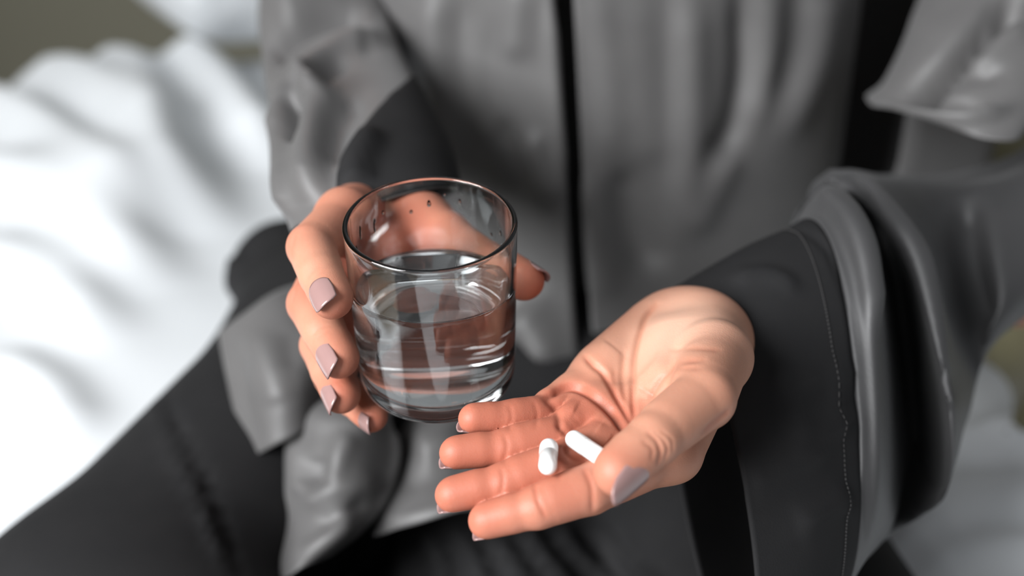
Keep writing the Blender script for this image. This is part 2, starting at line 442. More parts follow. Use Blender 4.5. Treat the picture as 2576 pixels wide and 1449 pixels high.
c0 = len(v); v = np.vstack([v, gbase + gax * 0.0012, gbase + gax * (IB - 0.0007)])
quads = [tuple(q) for q in f]
tris = [(j, c0, (j + 1) % 96) for j in range(96)] + [((k - 1) * 96 + j, (k - 1) * 96 + (j + 1) % 96, c0 + 1) for j in range(96)]
def fix_out(o):
    import bmesh
    bm = bmesh.new(); bm.from_mesh(o.data); bmesh.ops.recalc_face_normals(bm, faces=bm.faces); bm.to_mesh(o.data); bm.free()
glass = mesh_obj('drinking_glass', v, quads + tris, M['glass']); fix_out(glass)
tag(glass, 'clear straight-sided drinking glass half full of water held in the hand', 'glass')
# water: level surface inside the tilted glass
wfront = 0.0545
WLEV = (gbase + gax * wfront)[2]
inner = [(0.0004, IB - 0.0009), (0.009, IB - 0.0008), (0.018, IB - 0.0006)] + arc(rout(IB) - WT - 0.0085, IB + 0.0085, 0.0087, -hp, 0, 10)
inner += [(rout(z) - WT + 0.0002, z) for z in np.linspace(IB + 0.012, 0.075, 40)]
n = 96; th = np.linspace(0, 2 * np.pi, n, endpoint=False)
vv = []
for r, z in inner:
    p = gbase + gax * z + r * (np.cos(th)[:, None] * gx + np.sin(th)[:, None] * gy)
    vv.append(p)
P3 = np.array(vv)
# clamp each meridian at the water level
lim = np.zeros((n, 3)); rows = []
for j in range(n):
    col = P3[:, j]; kk = np.argmax(col[:, 2] > WLEV)
    a, b = col[kk - 1], col[kk]; t = (WLEV - a[2]) / (b[2] - a[2]); lim[j] = a + (b - a) * t
    s0 = np.linspace(0, 1, 13)[1:]
    start = 14
    arcpts = col[start] + (lim[j] - col[start]) * s0[:, None]
    rows.append(np.vstack([col[:start + 1], arcpts]))
R3 = np.array(rows).transpose(1, 0, 2)
cen = lim.mean(0)
ringsw = [R3[i] for i in range(R3.shape[0])]
# meniscus then flat surface
for s, dz in ((0.997, 0.0), (0.99, -0.0004), (0.975, -0.0009), (0.95, -0.0013), (0.90, -0.0015), (0.6, -0.0015), (0.25, -0.0015)):
    ringsw.append(cen + (lim - cen) * s + np.array([0, 0, dz + 0.0003]))
v = np.concatenate(ringsw); k = len(ringsw); f = grid_faces(k, n, True)
c0 = len(v); v = np.vstack([v, gbase + gax * (IB - 0.0009), cen + [0, 0, -0.0012]])
fs = [tuple(q) for q in f] + [(j, c0, (j + 1) % n) for j in range(n)] + [((k - 1) * n + j, (k - 1) * n + (j + 1) % n, c0 + 1) for j in range(n)]
water = mesh_obj('water', v, fs, M['water']); fix_out(water)
tag(water, 'clear still water filling the lower half of the drinking glass', 'water')
def droplet(ang, z, r, ln):
    """small drop on the inner wall"""
    R = rout(z) - WT; rad = math.cos(ang) * gx + math.sin(ang) * gy; tan = -math.sin(ang) * gx + math.cos(ang) * gy
    c = gbase + gax * z + rad * (R + 0.0001)
    nu, nv = 12, 6; vs = []
    for i in range(nv + 1):
        a = hp * i / nv
        for j in range(nu):
            b = 2 * math.pi * j / nu
            vs.append(c + tan * r * math.cos(a) * math.cos(b) + gax * ln * math.cos(a) * math.sin(b) * (1.3 if math.sin(b) > 0 else 0.8) - rad * r * 0.55 * math.sin(a))
    fq = [tuple(q) for q in grid_faces(nv + 1, nu, True)] + [tuple(range(nu))[::-1]]
    o = mesh_obj('droplet', np.array(vs), fq, M['water'], water); fix_out(o)
for ang, z, r, ln in ((1.66, 0.073, 0.0009, 0.0018), (1.9, 0.070, 0.0008, 0.001), (1.25, 0.075, 0.0007, 0.0015), (0.55, 0.068, 0.0009, 0.0014), (0.75, 0.064, 0.0007, 0.0008),
                      (2.75, 0.071, 0.001, 0.0035), (2.9, 0.066, 0.0008, 0.002), (2.45, 0.069, 0.0010, 0.0036), (2.3, 0.074, 0.0008, 0.001), (1.45, 0.078, 0.0006, 0.0008), (0.2, 0.074, 0.0007, 0.0018)):
    droplet(ang, z, r, ln)

# ------------------------------------------------------------------ the person
person = empty('person', C(1500, 1100, 0.9)); tag(person, 'person in charcoal satin pyjamas holding a glass of water and two capsules', 'person')
mm = 0.001
class Hand:
    def __init__(s): s.fingers = []; s.palm = []; s.bulk = []; s.lift = []
    def finger(s, pts, rad, volar, pad=1.0):
        s.fingers.append(([C(*p) for p in pts], [r * mm for r in rad], volar, pad))
    def seg(s, a, b, ra, rb, fl=None): s.palm.append((C(*a), C(*b), ra * mm, rb * mm, fl))
    def ball(s, c, r, ax=None): s.bulk.append((C(*c), [q * mm for q in r], ax))
    def dent(s, c, r, ax=None): s.lift.append((C(*c), [q * mm for q in r], ax))
    def fdist(s, P, F, skip0=True):
        pts, rad, vol, pad = F
        d = None
        for i in range(3):
            e = cone(P, pts[i], pts[i + 1], rad[i], rad[i + 1])
            d = e if d is None else smin(d, e, 0.002)
            ax = nrm(pts[i + 1] - pts[i]); vv = nrm(vol - ax * (vol @ ax))
            r = (rad[i] + rad[i + 1]) / 2
            if pad > 0:
                L = np.linalg.norm(pts[i + 1] - pts[i])
                t = (0.62, 0.5, 0.72)[i]
                c = pts[i] + (pts[i + 1] - pts[i]) * t + vv * r * 0.20 * pad
                l = min(L * 0.42, r * 1.7)
                e = cone(P, c - ax * l * 0.45, c + ax * l * 0.45, r * 0.86, r * (0.84 if i == 2 else 0.86))
                d = smin(d, e, 0.004)
        return d
    def __call__(s, P):
        pd = None
        for a, b, ra, rb, fl in s.palm:
            e = cone(P, a, b, ra, rb, fl); pd = e if pd is None else smin(pd, e, s.kp)
        for c, r, ax in s.bulk: pd = smin(pd, ell(P, c, r, ax), s.kp)
        for c, r, ax in s.lift: pd = smax(pd, -ell(P, c, r, ax), 0.008)
        fd = None
        for F in s.fingers:
            e = smin(pd, s.fdist(P, F), s.kf)
            fd = e if fd is None else smin(fd, e, 0.0006)
        return fd
    def bounds(s, m=0.03):
        pts = np.array([p for F in s.fingers for p in F[0]] + [q for g in s.palm for q in g[:2]])
        return pts.min(0) - m, pts.max(0) + m

# ---- hand with the glass
HA = Hand(); HA.kp = 0.012; HA.kf = 0.007
volA = V(0.75, 0.0, 0.65)
HA.finger([(868, 548, .534), (781, 622, .500), (808, 692, .481), (834, 751, .469)], [13.0, 10.2, 9.2, 8.3], V(0.55, -0.2, 0.8), 0.7)
HA.finger([(845, 655, .550), (780, 764, .514), (816, 836, .497), (851, 902, .485)], [13.0, 10.2, 9.3, 8.4], V(0.75, -0.2, 0.6), 0.7)
HA.finger([(856, 770, .564), (809, 868, .527), (833, 932, .511), (857, 994, .499)], [12.5, 9.8, 8.9, 7.9], V(0.85, -0.1, 0.5), 0.7)
HA.finger([(870, 872, .577), (836, 950, .547), (886, 1005, .529), (935, 1048, .514)], [11.0, 8.4, 7.6, 6.9], V(0.75, 0.5, 0.4), 0.6)
HA.finger([(1005, 545, .578), (1125, 596, .547), (1238, 660, .529), (1322, 706, .515)], [13.0, 11.0, 9.8, 8.6], V(-0.2, -0.6, -0.75), 0.8)
WA = (950, 510, .614)
HA.seg(WA, (866, 545, .534), 17, 12.5); HA.seg((950, 520, .612), (845, 655, .550), 18, 12.5)
HA.seg((955, 530, .615), (856, 770, .564), 18, 12); HA.seg((965, 545, .62), (870, 872, .577), 18, 11)
HA.seg((975, 520, .602), (1060, 568, .566), 18, 14); HA.seg((1060, 560, .566), (1125, 592, .547), 14, 10.5)
HA.seg((930, 620, .59), (870, 600, .56), 14, 10)
HA.seg((1010, 640, .558), (1030, 850, .579), 15, 14); HA.seg((960, 810, .562), (1030, 850, .579), 13, 14)
HA.seg((905, 690, .541), (915, 820, .555), 13, 13); HA.seg((960, 640, .540), (960, 800, .559), 13, 13)
HA.seg((900, 600, .585), (930, 760, .585), 13, 13); HA.seg((930, 560, .60), (960, 760, .60), 15, 14)
HA.seg(WA, (915, 370, .695), 21, 20); HA.seg((915, 370, .695), (862, 150, .785), 20, 20)

# ---- open hand with the capsules
HB = Hand(); HB.kp = 0.010; HB.kf = 0.006
volB = V(0.0, 0.72, -0.7)
HB.finger([(1690, 1138, .456), (1482, 1232, .434), (1352, 1276, .430), (1221, 1312, .432)], [10.5, 9.4, 8.1, 6.2], V(-0.1, 0.75, -0.65), 0.8)
HB.finger([(1622, 1072, .472), (1408, 1172, .447), (1268, 1216, .442), (1135, 1247, .441)], [9.5, 9.0, 7.9, 6.1], V(-0.1, 0.75, -0.65))
HB.finger([(1556, 1006, .489), (1394, 1103, .460), (1270, 1127, .454), (1143, 1141, .451)], [9.0, 8.4, 7.4, 5.8], V(-0.1, 0.75, -0.65))
HB.finger([(1494, 964, .500), (1356, 1046, .472), (1272, 1053, .465), (1188, 1055, .461)], [8.5, 7.5, 6.8, 5.4], V(-0.1, 0.75, -0.65))
HB.finger([(1798, 900, .478), (1772, 1002, .440), (1644, 1106, .419), (1556, 1188, .409)], [15.0, 12.0, 10.0, 8.8], V(-0.75, 0.45, 0.5), 0.7)
HB.seg((1790, 880, .516), (1690, 1138, .456), 17, 12); HB.seg((1760, 870, .522), (1622, 1070, .472), 17, 11.5)
HB.seg((1720, 860, .53), (1556, 1004, .488), 17, 11); HB.seg((1690, 845, .53), (1494, 962, .498), 17, 10.5)
HB.seg((1455, 1008, .487), (1530, 1064, .473), 10.5, 11.5); HB.seg((1530, 1064, .473), (1606, 1124, .460), 11.5, 11.5)
HB.seg((1655, 850, .522), (1530, 935, .500), 17, 13)
HB.seg((1770, 850, .515), (1798, 900, .482), 19, 15)
HB.seg((1700, 890, .497), (1672, 980, .468), 15, 9)
HB.seg((1745, 852, .527), (1850, 830, .60), 22, 22); HB.seg((1700, 845, .535), (1820, 830, .60), 18, 20); HB.seg((1840, 830, .60), (2150, 760, .70), 23, 28)
HB.dent((1592, 985, .452), [18, 17, 17])

def build_hand(Hd, h, creases, tips, knuckles):
    lo, hi = Hd.bounds(0.034)
    v, f = mesh_sdf(Hd, lo, hi, h)
    n = mesh_normals(v, f)
    blush = np.zeros(len(v))
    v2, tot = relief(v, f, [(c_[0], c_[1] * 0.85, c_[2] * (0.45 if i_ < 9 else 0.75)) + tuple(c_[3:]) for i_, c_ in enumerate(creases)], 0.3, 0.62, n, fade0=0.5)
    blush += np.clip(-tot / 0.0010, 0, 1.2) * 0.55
    for p, r, a in tips: blush += a * np.exp(-((v - C(*p)) ** 2).sum(1) / (r * mm) ** 2)
    return v2, f, blush
VOX = 0.0007
crA = [([(748, 585), (735, 625), (738, 650)], 7, -0.0006), ([(775, 700), (790, 680), (808, 668)], 5, -0.0004), ([(783, 712), (800, 690), (822, 680)], 5, -0.0004),
       ([(735, 760), (745, 735), (752, 720)], 6, -0.0005), ([(790, 842), (803, 825), (822, 820)], 5, -0.0004), ([(800, 852), (812, 838), (830, 832)], 5, -0.0003)]
tipA = [((852, 775, .468), 12, .85), ((860, 920, .484), 12, .85), ((856, 1012, .497), 12, .85), ((945, 1072, .511), 12, .9), ((1335, 712, .512), 16, 1.0), ((740, 610, .495), 9, .5), ((735, 760, .505), 9, .4),
        ((1000, 640, .57), 40, .8), ((870, 640, .53), 30, .55), ((1020, 780, .56), 50, .9), ((920, 780, .55), 35, .5)]
vA, fA, bA = build_hand(HA, VOX, crA, tipA, None)
PD = 0.437
crB = [  # finger joint lines
    ([(1345, 1222), (1352, 1258), (1372, 1300)], 8, -0.0009), ([(1470, 1180), (1488, 1225), (1490, 1285)], 9, -0.0010), ([(1262, 1180), (1266, 1210), (1260, 1245)], 8, -0.0008),
    ([(1395, 1140), (1408, 1170), (1405, 1200)], 9, -0.0010), ([(1270, 1095), (1276, 1125), (1268, 1160)], 8, -0.0008),
    ([(1282, 1020), (1288, 1050), (1280, 1080)], 7, -0.0007), ([(1345, 1015), (1352, 1040), (1348, 1075)], 7, -0.0005), ([(1600, 1270), (1640, 1235), (1680, 1200)], 7, -0.0003), ([(1500, 1298), (1540, 1268), (1580, 1250)], 9, -0.0005),
    # finger roots
    ([(1372, 1004), (1396, 1028), (1408, 1060), (1408, 1078)], 10, -0.0011, PD), ([(1404, 1066), (1424, 1090), (1430, 1112), (1424, 1136)], 10, -0.0011, PD), ([(1424, 1132), (1446, 1150), (1480, 1158)], 9, -0.0012, PD),
    # palm lines
    ([(1595, 1056), (1592, 990), (1596, 900), (1618, 810), (1650, 765)], 9, -0.0014, PD),
    ([(1585, 1058), (1555, 1005), (1520, 945), (1492, 920), (1472, 898)], 9, -0.0017, PD),
    ([(1575, 1088), (1535, 1032), (1480, 988), (1430, 972), (1384, 994)], 12, -0.0040, PD),
    ([(1545, 1075), (1500, 1056), (1460, 1062), (1440, 1048)], 9, -0.0004, PD),
    ([(1575, 1010), (1565, 950), (1570, 890)], 10, -0.0007, PD), ([(1548, 985), (1545, 930)], 10, -0.0006, PD),
    # thumb fold and knuckle wrinkles
    ([(1636, 1000), (1648, 978), (1672, 945), (1712, 912), (1770, 905)], 9, -0.0009), ([(1610, 975), (1636, 992), (1640, 1000)], 8, -0.0006),
    ([(1690, 880), (1750, 876), (1810, 880)], 8, -0.0005), ([(1700, 925), (1760, 925)], 8, -0.0004), ([(1610, 940), (1640, 905), (1660, 880)], 7, -0.0003),
    ([(1632, 1090), (1652, 1108), (1662, 1140), (1655, 1165)], 6, -0.0007), ([(1648, 1088), (1668, 1105), (1680, 1130), (1672, 1155)], 5, -0.0005), ([(1664, 1085), (1690, 1105), (1692, 1135)], 5, -0.0004),
    ([(1618, 1110), (1640, 1128), (1640, 1155)], 6, -0.0004), ([(1770, 1090), (1810, 1055), (1835, 1035)], 9, -0.0012),
    # soft mounds below the fingers
    ([(1420, 1012), (1450, 1030)], 26, 0.0016, PD), ([(1500, 1080), (1535, 1105)], 26, 0.0014, PD), ([(1540, 870), (1500, 920)], 40, 0.0012, PD)]
tipB = [((1215, 1315, .428), 17, .75), ((1125, 1250, .437), 17, .75), ((1135, 1142, .447), 17, .8), ((1180, 1055, .458), 17, .85), ((1535, 1190, .405), 13, .7),
        ((1420, 1255, .425), 16, .6), ((1330, 1200, .44), 17, .55), ((1340, 1110, .45), 20, .7), ((1320, 1050, .46), 18, .8), ((1470, 1020, .47), 20, .65), ((1540, 1100, .46), 18, .6), ((1640, 985, .46), 11, .6),
        ((1540, 830, .51), 22, .35), ((1560, 1240, .44), 15, .3), ((1715, 800, .490), 30, -.7), ((1650, 900, .485), 20, -.3), ((1600, 1010, .465), 15, -.3)]
vB, fB, bB = build_hand(HB, VOX, crB, tipB, None)

# ---- rest of the body, hidden under the clothes
TC = np.array([0.075, 0.875]); TA, TB = 0.178, 0.135
def body_sdf(P):
    q = np.stack([(P[:, 0] - TC[0]) / (TA - 0.06), (P[:, 1] - TC[1]) / (TB - 0.06)], 1)
    k = ((np.abs(q) ** 2.4).sum(1)) ** (1 / 2.4)
    d = smax((k - 1) * 0.10, np.abs(P[:, 2] - 0.97) - 0.36, 0.06)
    for a, b, ra, rb in BODY_LIMBS: d = smin(d, cone(P, a, b, ra, rb), 0.03)
    return d
sh_a = np.array([-0.13, 0.90, 1.27]); sh_b = np.array([0.30, 0.90, 1.27])
el_a = C(815, 20, .845); el_b = C(2560, 690, .76)
kn_a = C(262, 1650, .655); hip_a = C(860, 930, .86); kn_b = C(2000, 1720, .66); hip_b = C(1780, 1010, .87)
BODY_LIMBS = [(sh_a, el_a, .034, .024), (el_a, C(915, 370, .695), .024, .017), (sh_b, C(2780, 200, .90), .034, .03), (C(2780, 200, .90), el_b, .03, .028), (el_b, C(2100, 770, .69), .028, .024),
              (hip_a, kn_a, .07, .05), (hip_b, kn_b, .07, .05), (np.array([.085, .89, 1.30]), np.array([.085, .89, 1.40]), .05, .045)]
vC, fC = mesh_sdf(body_sdf, [-0.45, 0.25, 0.45], [0.60, 1.15, 1.47], 0.009)
bv = np.vstack([vA, vB, vC]); bf = np.vstack([fA, fB + len(vA), fC + len(vA) + len(vB)])
body = mesh_obj('body', bv, bf, M['skin'])
at = body.data.attributes.new('blush', 'FLOAT', 'POINT')
at.data.foreach_set('value', np.concatenate([bA, bB, np.zeros(len(vC))]).astype(np.float32))
adopt(body, person)

# ---- fingernails
def nail(F, dorsal, length, halfw, over, wide=1.05, lift=0.0006, point=0.5):
    pts, rad = F[0], F[1]
    a, b = pts[2], pts[3]; ax = nrm(b - a); n = nrm(dorsal - ax * (dorsal @ ax)); s = np.cross(ax, n)
    r1 = rad[3]; tip = b + ax * r1
    nu, nv = 17, 15; top = []; bot = []
    for i in range(nv):
        for j in range(nu):
            u = -1 + 2 * j / (nu - 1); vv = i / (nv - 1)
            end = length * (1 - point * 0.30 * abs(u) ** 2.6); beg = length * (0.22 * (1 - math.sqrt(max(0.0, 1 - (u * 0.96) ** 2))))
            l = beg + (end - beg) * vv
            back = length - over - l          # distance behind the finger end
            half = halfw * (0.90 + 0.10 * math.sin(min(1, vv * 1.6) * hp)) * (1 - 0.16 * point * max(0, vv - 0.55) / 0.45)
            th = u * half / (r1 * wide)
            R = r1 * wide
            c = tip - ax * back - n * (r1 * wide - r1) 
            pos = np.linalg.norm(b - a) + r1 - back; rl = max(0.0, (rad[2] - r1) * (1 - pos / np.linalg.norm(b - a)))
            c = c + n * rl
            # nail plate: gentle dip toward its free end
            p = c + n * (R * math.cos(th) + lift - 0.0005 * (1 - vv) ** 2 - 0.0011 * vv ** 2) + s * R * math.sin(th)
            top.append(p); bot.append(p - n * 0.0007 * math.cos(th) - s * 0.0007 * math.sin(th))
    v = np.array(top + bot); k = nu * nv
    f = [tuple(q) for q in grid_faces(nv, nu)] + [tuple(q[::-1] + k) for q in grid_faces(nv, nu)]
    rim = [j for j in range(nu)] + [i * nu + nu - 1 for i in range(1, nv)] + [(nv - 1) * nu + j for j in range(nu - 2, -1, -1)] + [i * nu for i in range(nv - 2, 0, -1)]
    for q in range(len(rim)):
        x, y = rim[q], rim[(q + 1) % len(rim)]; f.append((y, x, x + k, y + k))
    o = mesh_obj('fingernail', v, f, M['polish']); fix_out(o); adopt(o, person); return o
nail(HA.fingers[0], V(-0.42, 0.25, -0.87), 0.0150, 0.0068, 0.0018, lift=0.0009)
nail(HA.fingers[1], V(-0.80, 0.15, -0.55), 0.0160, 0.0070, 0.0016)
nail(HA.fingers[2], V(-0.90, 0.10, -0.42), 0.0150, 0.0066, 0.0016)
nail(HA.fingers[3], V(-0.70, -0.35, -0.60), 0.0130, 0.0058, 0.0016)
nail(HA.fingers[4], V(0.15, 0.85, 0.50), 0.0130, 0.0066, -0.0005)
for k_, L_ in ((0, .0120), (1, .0125), (2, .0120), (3, .0100)):
    nail(HB.fingers[k_], V(0.05, -0.88, 0.45), L_, 0.0058 if k_ < 3 else 0.0048, 0.0006)
nail(HB.fingers[4], V(0.52, -0.35, -0.75), 0.0195, 0.0080, 0.0036, point=1.1)

# ------------------------------------------------------------------ clothes
shirt_parts = []
def cloth(name, v, f, mat, parent, folds=None, thick=0.0012, dmin=0, dmax=9, tube_=False):
    if not tube_: f = outward(v, f)
    if folds: v, _ = relief(v, f, [(p, w_ * 1.1, h_ * 0.75) for p, w_, h_ in folds], dmin, dmax)
    o = mesh_obj(name, v, f, mat); solid(o, thick)
    return o
def torso_pt(th, z, off=0.0):
    p = 2.4
    c, s_ = np.cos(th), np.sin(th)
    k = (np.abs(c) ** p + np.abs(s_) ** p) ** (-1 / p)
    sl = np.clip((0.80 - z) / 0.15, 0, 1) ** 1.5
    return np.stack([TC[0] + (TA + off) * k * s_, TC[1] - (TB + off) * k * c - 0.055 * sl, z], -1)
def panel(th0, th1f, zt, zbf, nr, nc, offf):
    i = np.linspace(0, 1, nr)[:, None]; j = np.linspace(0, 1, nc)[None]
    zt_ = zt
    z_ = zt_ + (0.7 - zt_) * i + 0 * j
    th = th0 + (th1f(z_) - th0) * j
    zb = zbf(j + 0 * i)
    z = zt_ + (zb - zt_) * i
    th = th0 + (th1f(z) - th0) * j
    return torso_pt(th, z, offf(j + 0 * i)).reshape(-1, 3), grid_faces(nr, nc)
def plk(z):  # angle of the button placket
    X = 0.024 + (0.92 - z) * 0.085
    return np.arcsin(np.clip((X - TC[0]) / TA, -0.9, 0.9)) * 0.82
shirt_back_v, shirt_back_f = None, None
i = np.linspace(0, 1, 60)[:, None]; j = np.linspace(0, 1, 70)[None]
v = torso_pt(1.2 + (2 * np.pi - 2.4) * j + 0 * i, 1.27 + (0.64 - 1.27) * i + 0 * j).reshape(-1, 3); f = grid_faces(60, 70)
v[:, 0] += np.where(v[:, 0] > TC[0], (v[:, 0] - TC[0]) * 0.75 * np.clip((v[:, 1] - 0.80) / 0.06, 0, 1), 0)
n_ = mesh_normals(v, f); q = v - np.array([TC[0], TC[1], 0]); q[:, 2] = 0
if (n_ * q).sum() < 0: f = f[:, ::-1].copy()
shirt = mesh_obj('shirt', v, f, M['satin']); solid(shirt, 0.0012); adopt(shirt, person)
foldL = [([(1085, -80), (1095, 150), (1110, 320), (1180, 470)], 45, .010), ([(1165, -50), (1160, 200), (1200, 380)], 35, -.006), ([(1310, -60), (1300, 60), (1290, 150)], 40, .006),
         ([(1235, 40), (1230, 260), (1270, 400)], 30, -.005), ([(1330, 330), (1355, 420), (1400, 520)], 32, .008), ([(1260, 300), (1290, 380), (1345, 470)], 26, -.006),
         ([(1290, 780), (1350, 850), (1380, 930)], 55, .016), ([(1385, 0), (1400, 250), (1420, 450)], 16, .004)]
hemL = lambda j: 0.628 + 0.075 * np.clip((j - 0.70) / 0.3, 0, 1) ** 2.4
def columns(th0, cols, zt, zbf, nr):
    """panel whose columns are (share of the way from the side seam to the placket, angle past the placket, stand-off)"""
    out = []
    for r in range(nr):
        i_ = r / (nr - 1); row_ = []
        for sh, da, off in cols:
            z = zt + (zbf(np.array(sh)) - zt) * i_; row_.append(torso_pt(th0 + (plk(z) - th0) * sh + da, z, off))
        out.append(row_)
    return np.array(out).reshape(-1, 3), grid_faces(nr, len(cols))
colsL = [(q, 0, 0.012 + 0.010 * max(0, (q - 0.5) / 0.5) ** 2) for q in np.linspace(0, 1, 90)] + [(1, .004, .020), (1, .004, .016), (1, -.004, .010), (1, -.03, .006), (1, -.08, .004)]
v, f = columns(-1.35, colsL, 1.27, hemL, 110)
p1 = cloth('front_panel', v, f, M['satin'], shirt, foldL); p1.parent = shirt
foldR = [([(1500, -60), (1530, 200), (1540, 420)], 40, .004), ([(1600, -60), (1620, 250), (1640, 420)], 60, .005), ([(1735, -60), (1740, 200), (1735, 400), (1700, 640)], 45, .010),
         ([(1865, -60), (1870, 180), (1840, 330), (1770, 410)], 30, -.012), ([(1840, 380), (1800, 470), (1740, 600)], 36, .008), ([(1935, -60), (1930, 160), (1880, 330)], 36, .006),
         ([(2010, -60), (2000, 100), (1960, 260)], 30, -.006), ([(2080, -50), (2050, 150), (1960, 360)], 45, .010), ([(1570, 420), (1590, 560), (1640, 700)], 45, -.010),
         ([(1490, 420), (1500, 620), (1530, 760)], 40, .006)]
colsR = [(q, .062 * q, 0.006 + 0.006 * max(0, (q - 0.8) / 0.2)) for q in np.linspace(0, 1, 110)] + [(1, .058, .009), (1, .054, .003), (1, .052, -.010), (1, .052, -.024), (1, .045, -.036), (1, .0, -.040), (1, -.08, -.040)]
v, f = columns(1.35, colsR, 1.27, lambda q: 0.60, 110)
p2 = cloth('front_panel', v, f, M['satin'], shirt, foldR); p2.parent = shirt

# sleeve of the arm with the glass
# wide sleeve of the open hand's arm: rings given by top, bottom and near points
def ring_tube(rings, nr, nc):
    pts = []
    th = np.linspace(0, 2 * np.pi, nc, endpoint=False)
    for T, B, N_ in rings:
        T, B, N_ = C(*T), C(*B), C(*N_); c = (T + B) / 2; a = (T - B) / 2; b = N_ - c
        e = 0.8
        co = np.sign(np.cos(th)) * np.abs(np.cos(th)) ** e; si = np.sign(np.sin(th)) * np.abs(np.sin(th)) ** e
        pts.append(c + co[:, None] * a + si[:, None] * b)
    P = np.array(pts); A = cr_matrix(len(rings), nr)
    return np.einsum('ri,ijk->rjk', A, P).reshape(-1, 3), grid_faces(nr, nc, True), A @ np.array([(C(*T) + C(*B)) / 2 for T, B, N_ in rings])
slA = [((930, 505, .552), (960, 545, .665), (738, 590, .605)), ((900, 400, .578), (930, 430, .715), (704, 470, .64)), ((862, 270, .635), (890, 300, .745), (690, 330, .69)), ((830, 130, .710), (840, 160, .80), (664, 170, .75)),
       ((815, -20, .77), (815, 30, .86), (650, 20, .81)), ((840, -200, .81), (860, -150, .91), (680, -180, .86)), ((930, -400, .83), (950, -350, .95), (760, -400, .90))]
v, f, cc = ring_tube(slA, 150, 110)
n_ = mesh_normals(v, f)
if ((v - np.repeat(cc, 110, 0)) * n_).sum() < 0: f = f[:, ::-1].copy()
fsA = [([(700, 330), (745, 200), (840, 120), (960, 95)], 26, .012), ([(660, 170), (720, 90), (830, 40), (930, 40)], 26, -.014), ([(690, 260), (770, 150), (880, 115), (960, 120)], 22, -.006),
       ([(760, 190), (790, 230), (780, 270)], 26, .012), ([(742, 250), (745, 310), (740, 370)], 20, -.013), ([(690, 280), (702, 400), (728, 560)], 28, .009),
       ([(840, 230), (790, 330), (785, 520)], 44, .012), ([(870, 150), (820, 190), (790, 230)], 18, -.007), ([(900, 250), (850, 320), (830, 440)], 28, -.006), ([(940, 330), (900, 420), (900, 480)], 34, .008),
       ([(690, 20), (780, -30), (860, -60)], 36, .010)]
v, _ = relief(v, f, fsA, 0.4, 1.2)
sa = mesh_obj('sleeve', v, f, M['satin']); solid(sa, 0.0012); sa.parent = shirt
def band(v, f, inside, off, mat, thick=0.0015):
    """a second layer of cloth sewn over part of a sleeve"""
    n_ = mesh_normals(v, f); x, y, d = proj(v)
    keep = inside(x, y, n_)[f].all(1); ff = f[keep]; used, inv = np.unique(ff, return_inverse=True)
    pos = (v + n_ * off)[used]; ff = inv.reshape(ff.shape)
    ed = np.sort(np.concatenate([ff[:, [0, 1]], ff[:, [1, 2]], ff[:, [2, 3]], ff[:, [3, 0]]]), 1)
    ue, ct = np.unique(ed, axis=0, return_counts=True); be = ue[ct == 1]
    for _ in range(12):   # trim the edge to a smooth line
        acc = np.zeros_like(pos); num = np.zeros(len(pos))
        for a_, b_ in ((0, 1), (1, 0)): np.add.at(acc, be[:, a_], pos[be[:, b_]]); np.add.at(num, be[:, a_], 1)
        m_ = num >= 2; pos[m_] = 0.5 * pos[m_] + 0.5 * acc[m_] / num[m_][:, None]
    o = mesh_obj('cuff', pos, ff, mat); solid(o, thick); o.parent = shirt
    return o
def cuffA(x, y, n_):
    edge = 838 + 0.0010 * np.clip(500 - y, 0, 400) ** 2 * 1.9 + 0.05 * np.clip(500 - y, 0, 400)
    return (x > edge) | ((y > 430) & (n_ @ FW > 0))
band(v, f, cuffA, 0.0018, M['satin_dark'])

slB = [((1690, 728, .568), (1860, 1640, .50), (1852, 1120, .487)), ((1850, 640, .585), (1990, 1620, .525), (2010, 1050, .497)), ((1985, 575, .602), (2060, 1540, .545), (2155, 960, .515)),
       ((2040, 500, .625), (2110, 1450, .565), (2218, 880, .525)), ((2065, 490, .640), (2160, 1410, .58), (2246, 870, .600)), ((2085, 480, .650), (2210, 1360, .595), (2280, 860, .660)), ((2095, 450, .652), (2270, 1300, .60), (2322, 845, .595)),
       ((2110, 428, .655), (2300, 1240, .60), (2355, 830, .560)), ((2250, 440, .71), (2360, 1080, .645), (2420, 780, .640)), ((2420, 430, .75), (2450, 870, .69), (2530, 650, .645)), ((2620, 330, .80), (2800, 620, .74), (2760, 440, .68)), ((2660, 60, .86), (3000, 260, .80), (2900, 140, .74))]
v, f, cc = ring_tube(slB, 150, 110)
n_ = mesh_normals(v, f)
if ((v - np.repeat(cc, 110, 0)) * n_).sum() < 0: f = f[:, ::-1].copy()
fsB = [([(2075, 425), (2180, 480), (2300, 640), (2380, 850), (2430, 1080)], 20, .010), ([(2190, 520), (2255, 640), (2270, 850), (2265, 1250)], 30, -.008), ([(2030, 460), (2130, 540), (2195, 680), (2215, 830)], 30, .007),
       ([(1880, 582), (1985, 572), (2075, 620), (2125, 740), (2150, 900), (2185, 1449)], 6, -.0016), ([(2150, 930), (2030, 960), (1940, 950)], 22, .004), ([(2160, 1060), (2050, 1085), (1950, 1060)], 22, .004),
       ([(2150, 985), (2060, 1010)], 18, -.004), ([(2100, 1130), (1960, 1180), (1880, 1210)], 26, .004), ([(2140, 1240), (2000, 1330)], 30, .004), ([(2430, 480), (2440, 640), (2490, 860)], 36, -.012), ([(2100, 395), (2250, 385), (2420, 400), (2580, 370)], 34, -.030),
       ([(2380, 700), (2400, 900), (2390, 1010)], 26, -.006), ([(1840, 700), (1930, 690), (2010, 720)], 16, .003)]
v, _ = relief(v, f, fsB, 0.3, 1.0)
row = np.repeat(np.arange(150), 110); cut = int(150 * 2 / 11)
fr = row[f].min(1)
